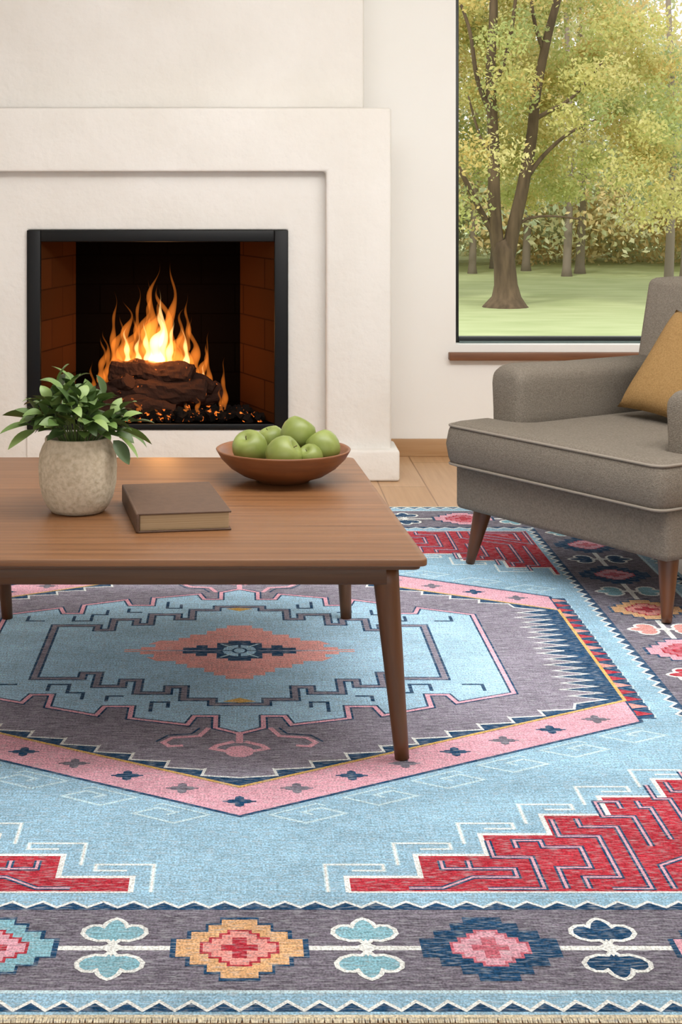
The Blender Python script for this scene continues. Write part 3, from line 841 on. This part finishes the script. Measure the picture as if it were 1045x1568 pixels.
br('branch_7', [(5.2, 3.3), (5.0, 4.0), (4.95, 4.9)], .04, .02)
br('branch_8', [(4.33, 1.5), (4.1, 1.9), (3.9, 2.6)], .035, .015)
cs = []
for i in range(330):
    x = random.uniform(2.2, 7.9); z_ = random.uniform(.5, 6.5)
    if z_ < 1.3 and random.random() < .5: continue
    if x > 7.0 and z_ > 3.5: continue
    yy = TY+(random.uniform(.3, 3.0) if random.random() < .84 else random.uniform(-1.2, -.2))
    cs.append((x, yy, z_, random.uniform(.3, .65)))
leafcloud('leaves', cs, 300, (1, 1, .8), (.028, .058), ML, [.3, .22, .25, .13, .10], T)
wood_ = empty('background_woodland')
for i, (x, y, r) in enumerate([(8.45, 32, .09), (7.25, 36, .09), (7.75, 37, .10), (6.7, 38, .09), (5.3, 37, .08), (9.6, 35, .10), (4.2, 38, .09), (11, 34, .15), (3.2, 36, .10), (1.5, 35, .15), (6.1, 39, .08)]):
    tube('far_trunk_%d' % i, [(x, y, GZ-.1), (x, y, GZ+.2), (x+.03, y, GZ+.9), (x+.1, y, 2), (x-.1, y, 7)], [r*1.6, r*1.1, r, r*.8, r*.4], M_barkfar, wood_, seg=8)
cs = []
for i in range(760):
    x = random.uniform(-3, 20); y = random.uniform(35, 44)
    z_ = random.uniform(-.3, 7)
    if z_ < .7 and random.random() < .45: continue
    if x > 9.8 and z_ > 4.4 and random.random() < .88: continue
    cs.append((x, y, z_, random.uniform(.7, 1.3)))
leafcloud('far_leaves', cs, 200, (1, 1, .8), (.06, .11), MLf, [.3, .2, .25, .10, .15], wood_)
cs = []
for i in range(300):
    cs.append((random.uniform(-2, 18), random.uniform(40, 46), random.uniform(GZ, 1.2), random.uniform(.5, 1.0)))
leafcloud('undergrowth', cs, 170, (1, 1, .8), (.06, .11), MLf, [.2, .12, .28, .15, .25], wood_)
cs = []
for i in range(22):
    cs.append((random.uniform(8.0, 9.4), random.uniform(31, 33), random.uniform(.8, 3.9), random.uniform(.35, .6)))
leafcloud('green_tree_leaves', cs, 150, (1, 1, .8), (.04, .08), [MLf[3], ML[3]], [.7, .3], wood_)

# ------------------------------------------------------------ light
w = bpy.data.worlds.new('World'); scene.world = w; w.use_nodes = True
bg = w.node_tree.nodes['Background']; bg.inputs['Color'].default_value = (.97, .985, 1, 1); bg.inputs['Strength'].default_value = 1.55
sun = bpy.data.lights.new('sun', 'SUN'); sun.energy = 2.5; sun.angle = math.radians(8); sun.color = (1, .96, .89)
so = bpy.data.objects.new('sun', sun); scene.collection.objects.link(so)
so.rotation_euler = Vector((.3, .6, -.8)).to_track_quat('-Z', 'Y').to_euler()
def area(name, loc, target, sx, sy, e, col):
    l = bpy.data.lights.new(name, 'AREA'); l.shape = 'RECTANGLE'; l.size = sx; l.size_y = sy; l.energy = e; l.color = col
    o = bpy.data.objects.new(name, l); o.location = loc; scene.collection.objects.link(o)
    o.rotation_euler = (Vector(target)-Vector(loc)).to_track_quat('-Z', 'Y').to_euler()
    return o
area('ceiling_fill', (.2, 3.9, 2.57), (.2, 3.9, 0), 2.6, 2.6, 40, (1, .985, .96))  # unseen fill added for top light, not a fixture of the room
area('back_wall_fill', (1.1, 3.6, 2.45), (.7, 7.3, .9), 3.0, .5, 72, (1, .985, .96))  # unseen fill added to brighten the back wall and fireplace

# ------------------------------------------------------------ camera
cd = bpy.data.cameras.new('camera'); cam = bpy.data.objects.new('camera', cd); scene.collection.objects.link(cam)
cam.location = (0, 0, 1.27); cam.rotation_euler = (math.radians(90), 0, 0)
cd.sensor_fit = 'HORIZONTAL'; cd.sensor_width = 36; cd.lens = 36*2490/1045
cd.shift_x = (522.5-367)/1045; cd.shift_y = -(784-266)/1045
cd.clip_start = .05; cd.clip_end = 300
scene.camera = cam
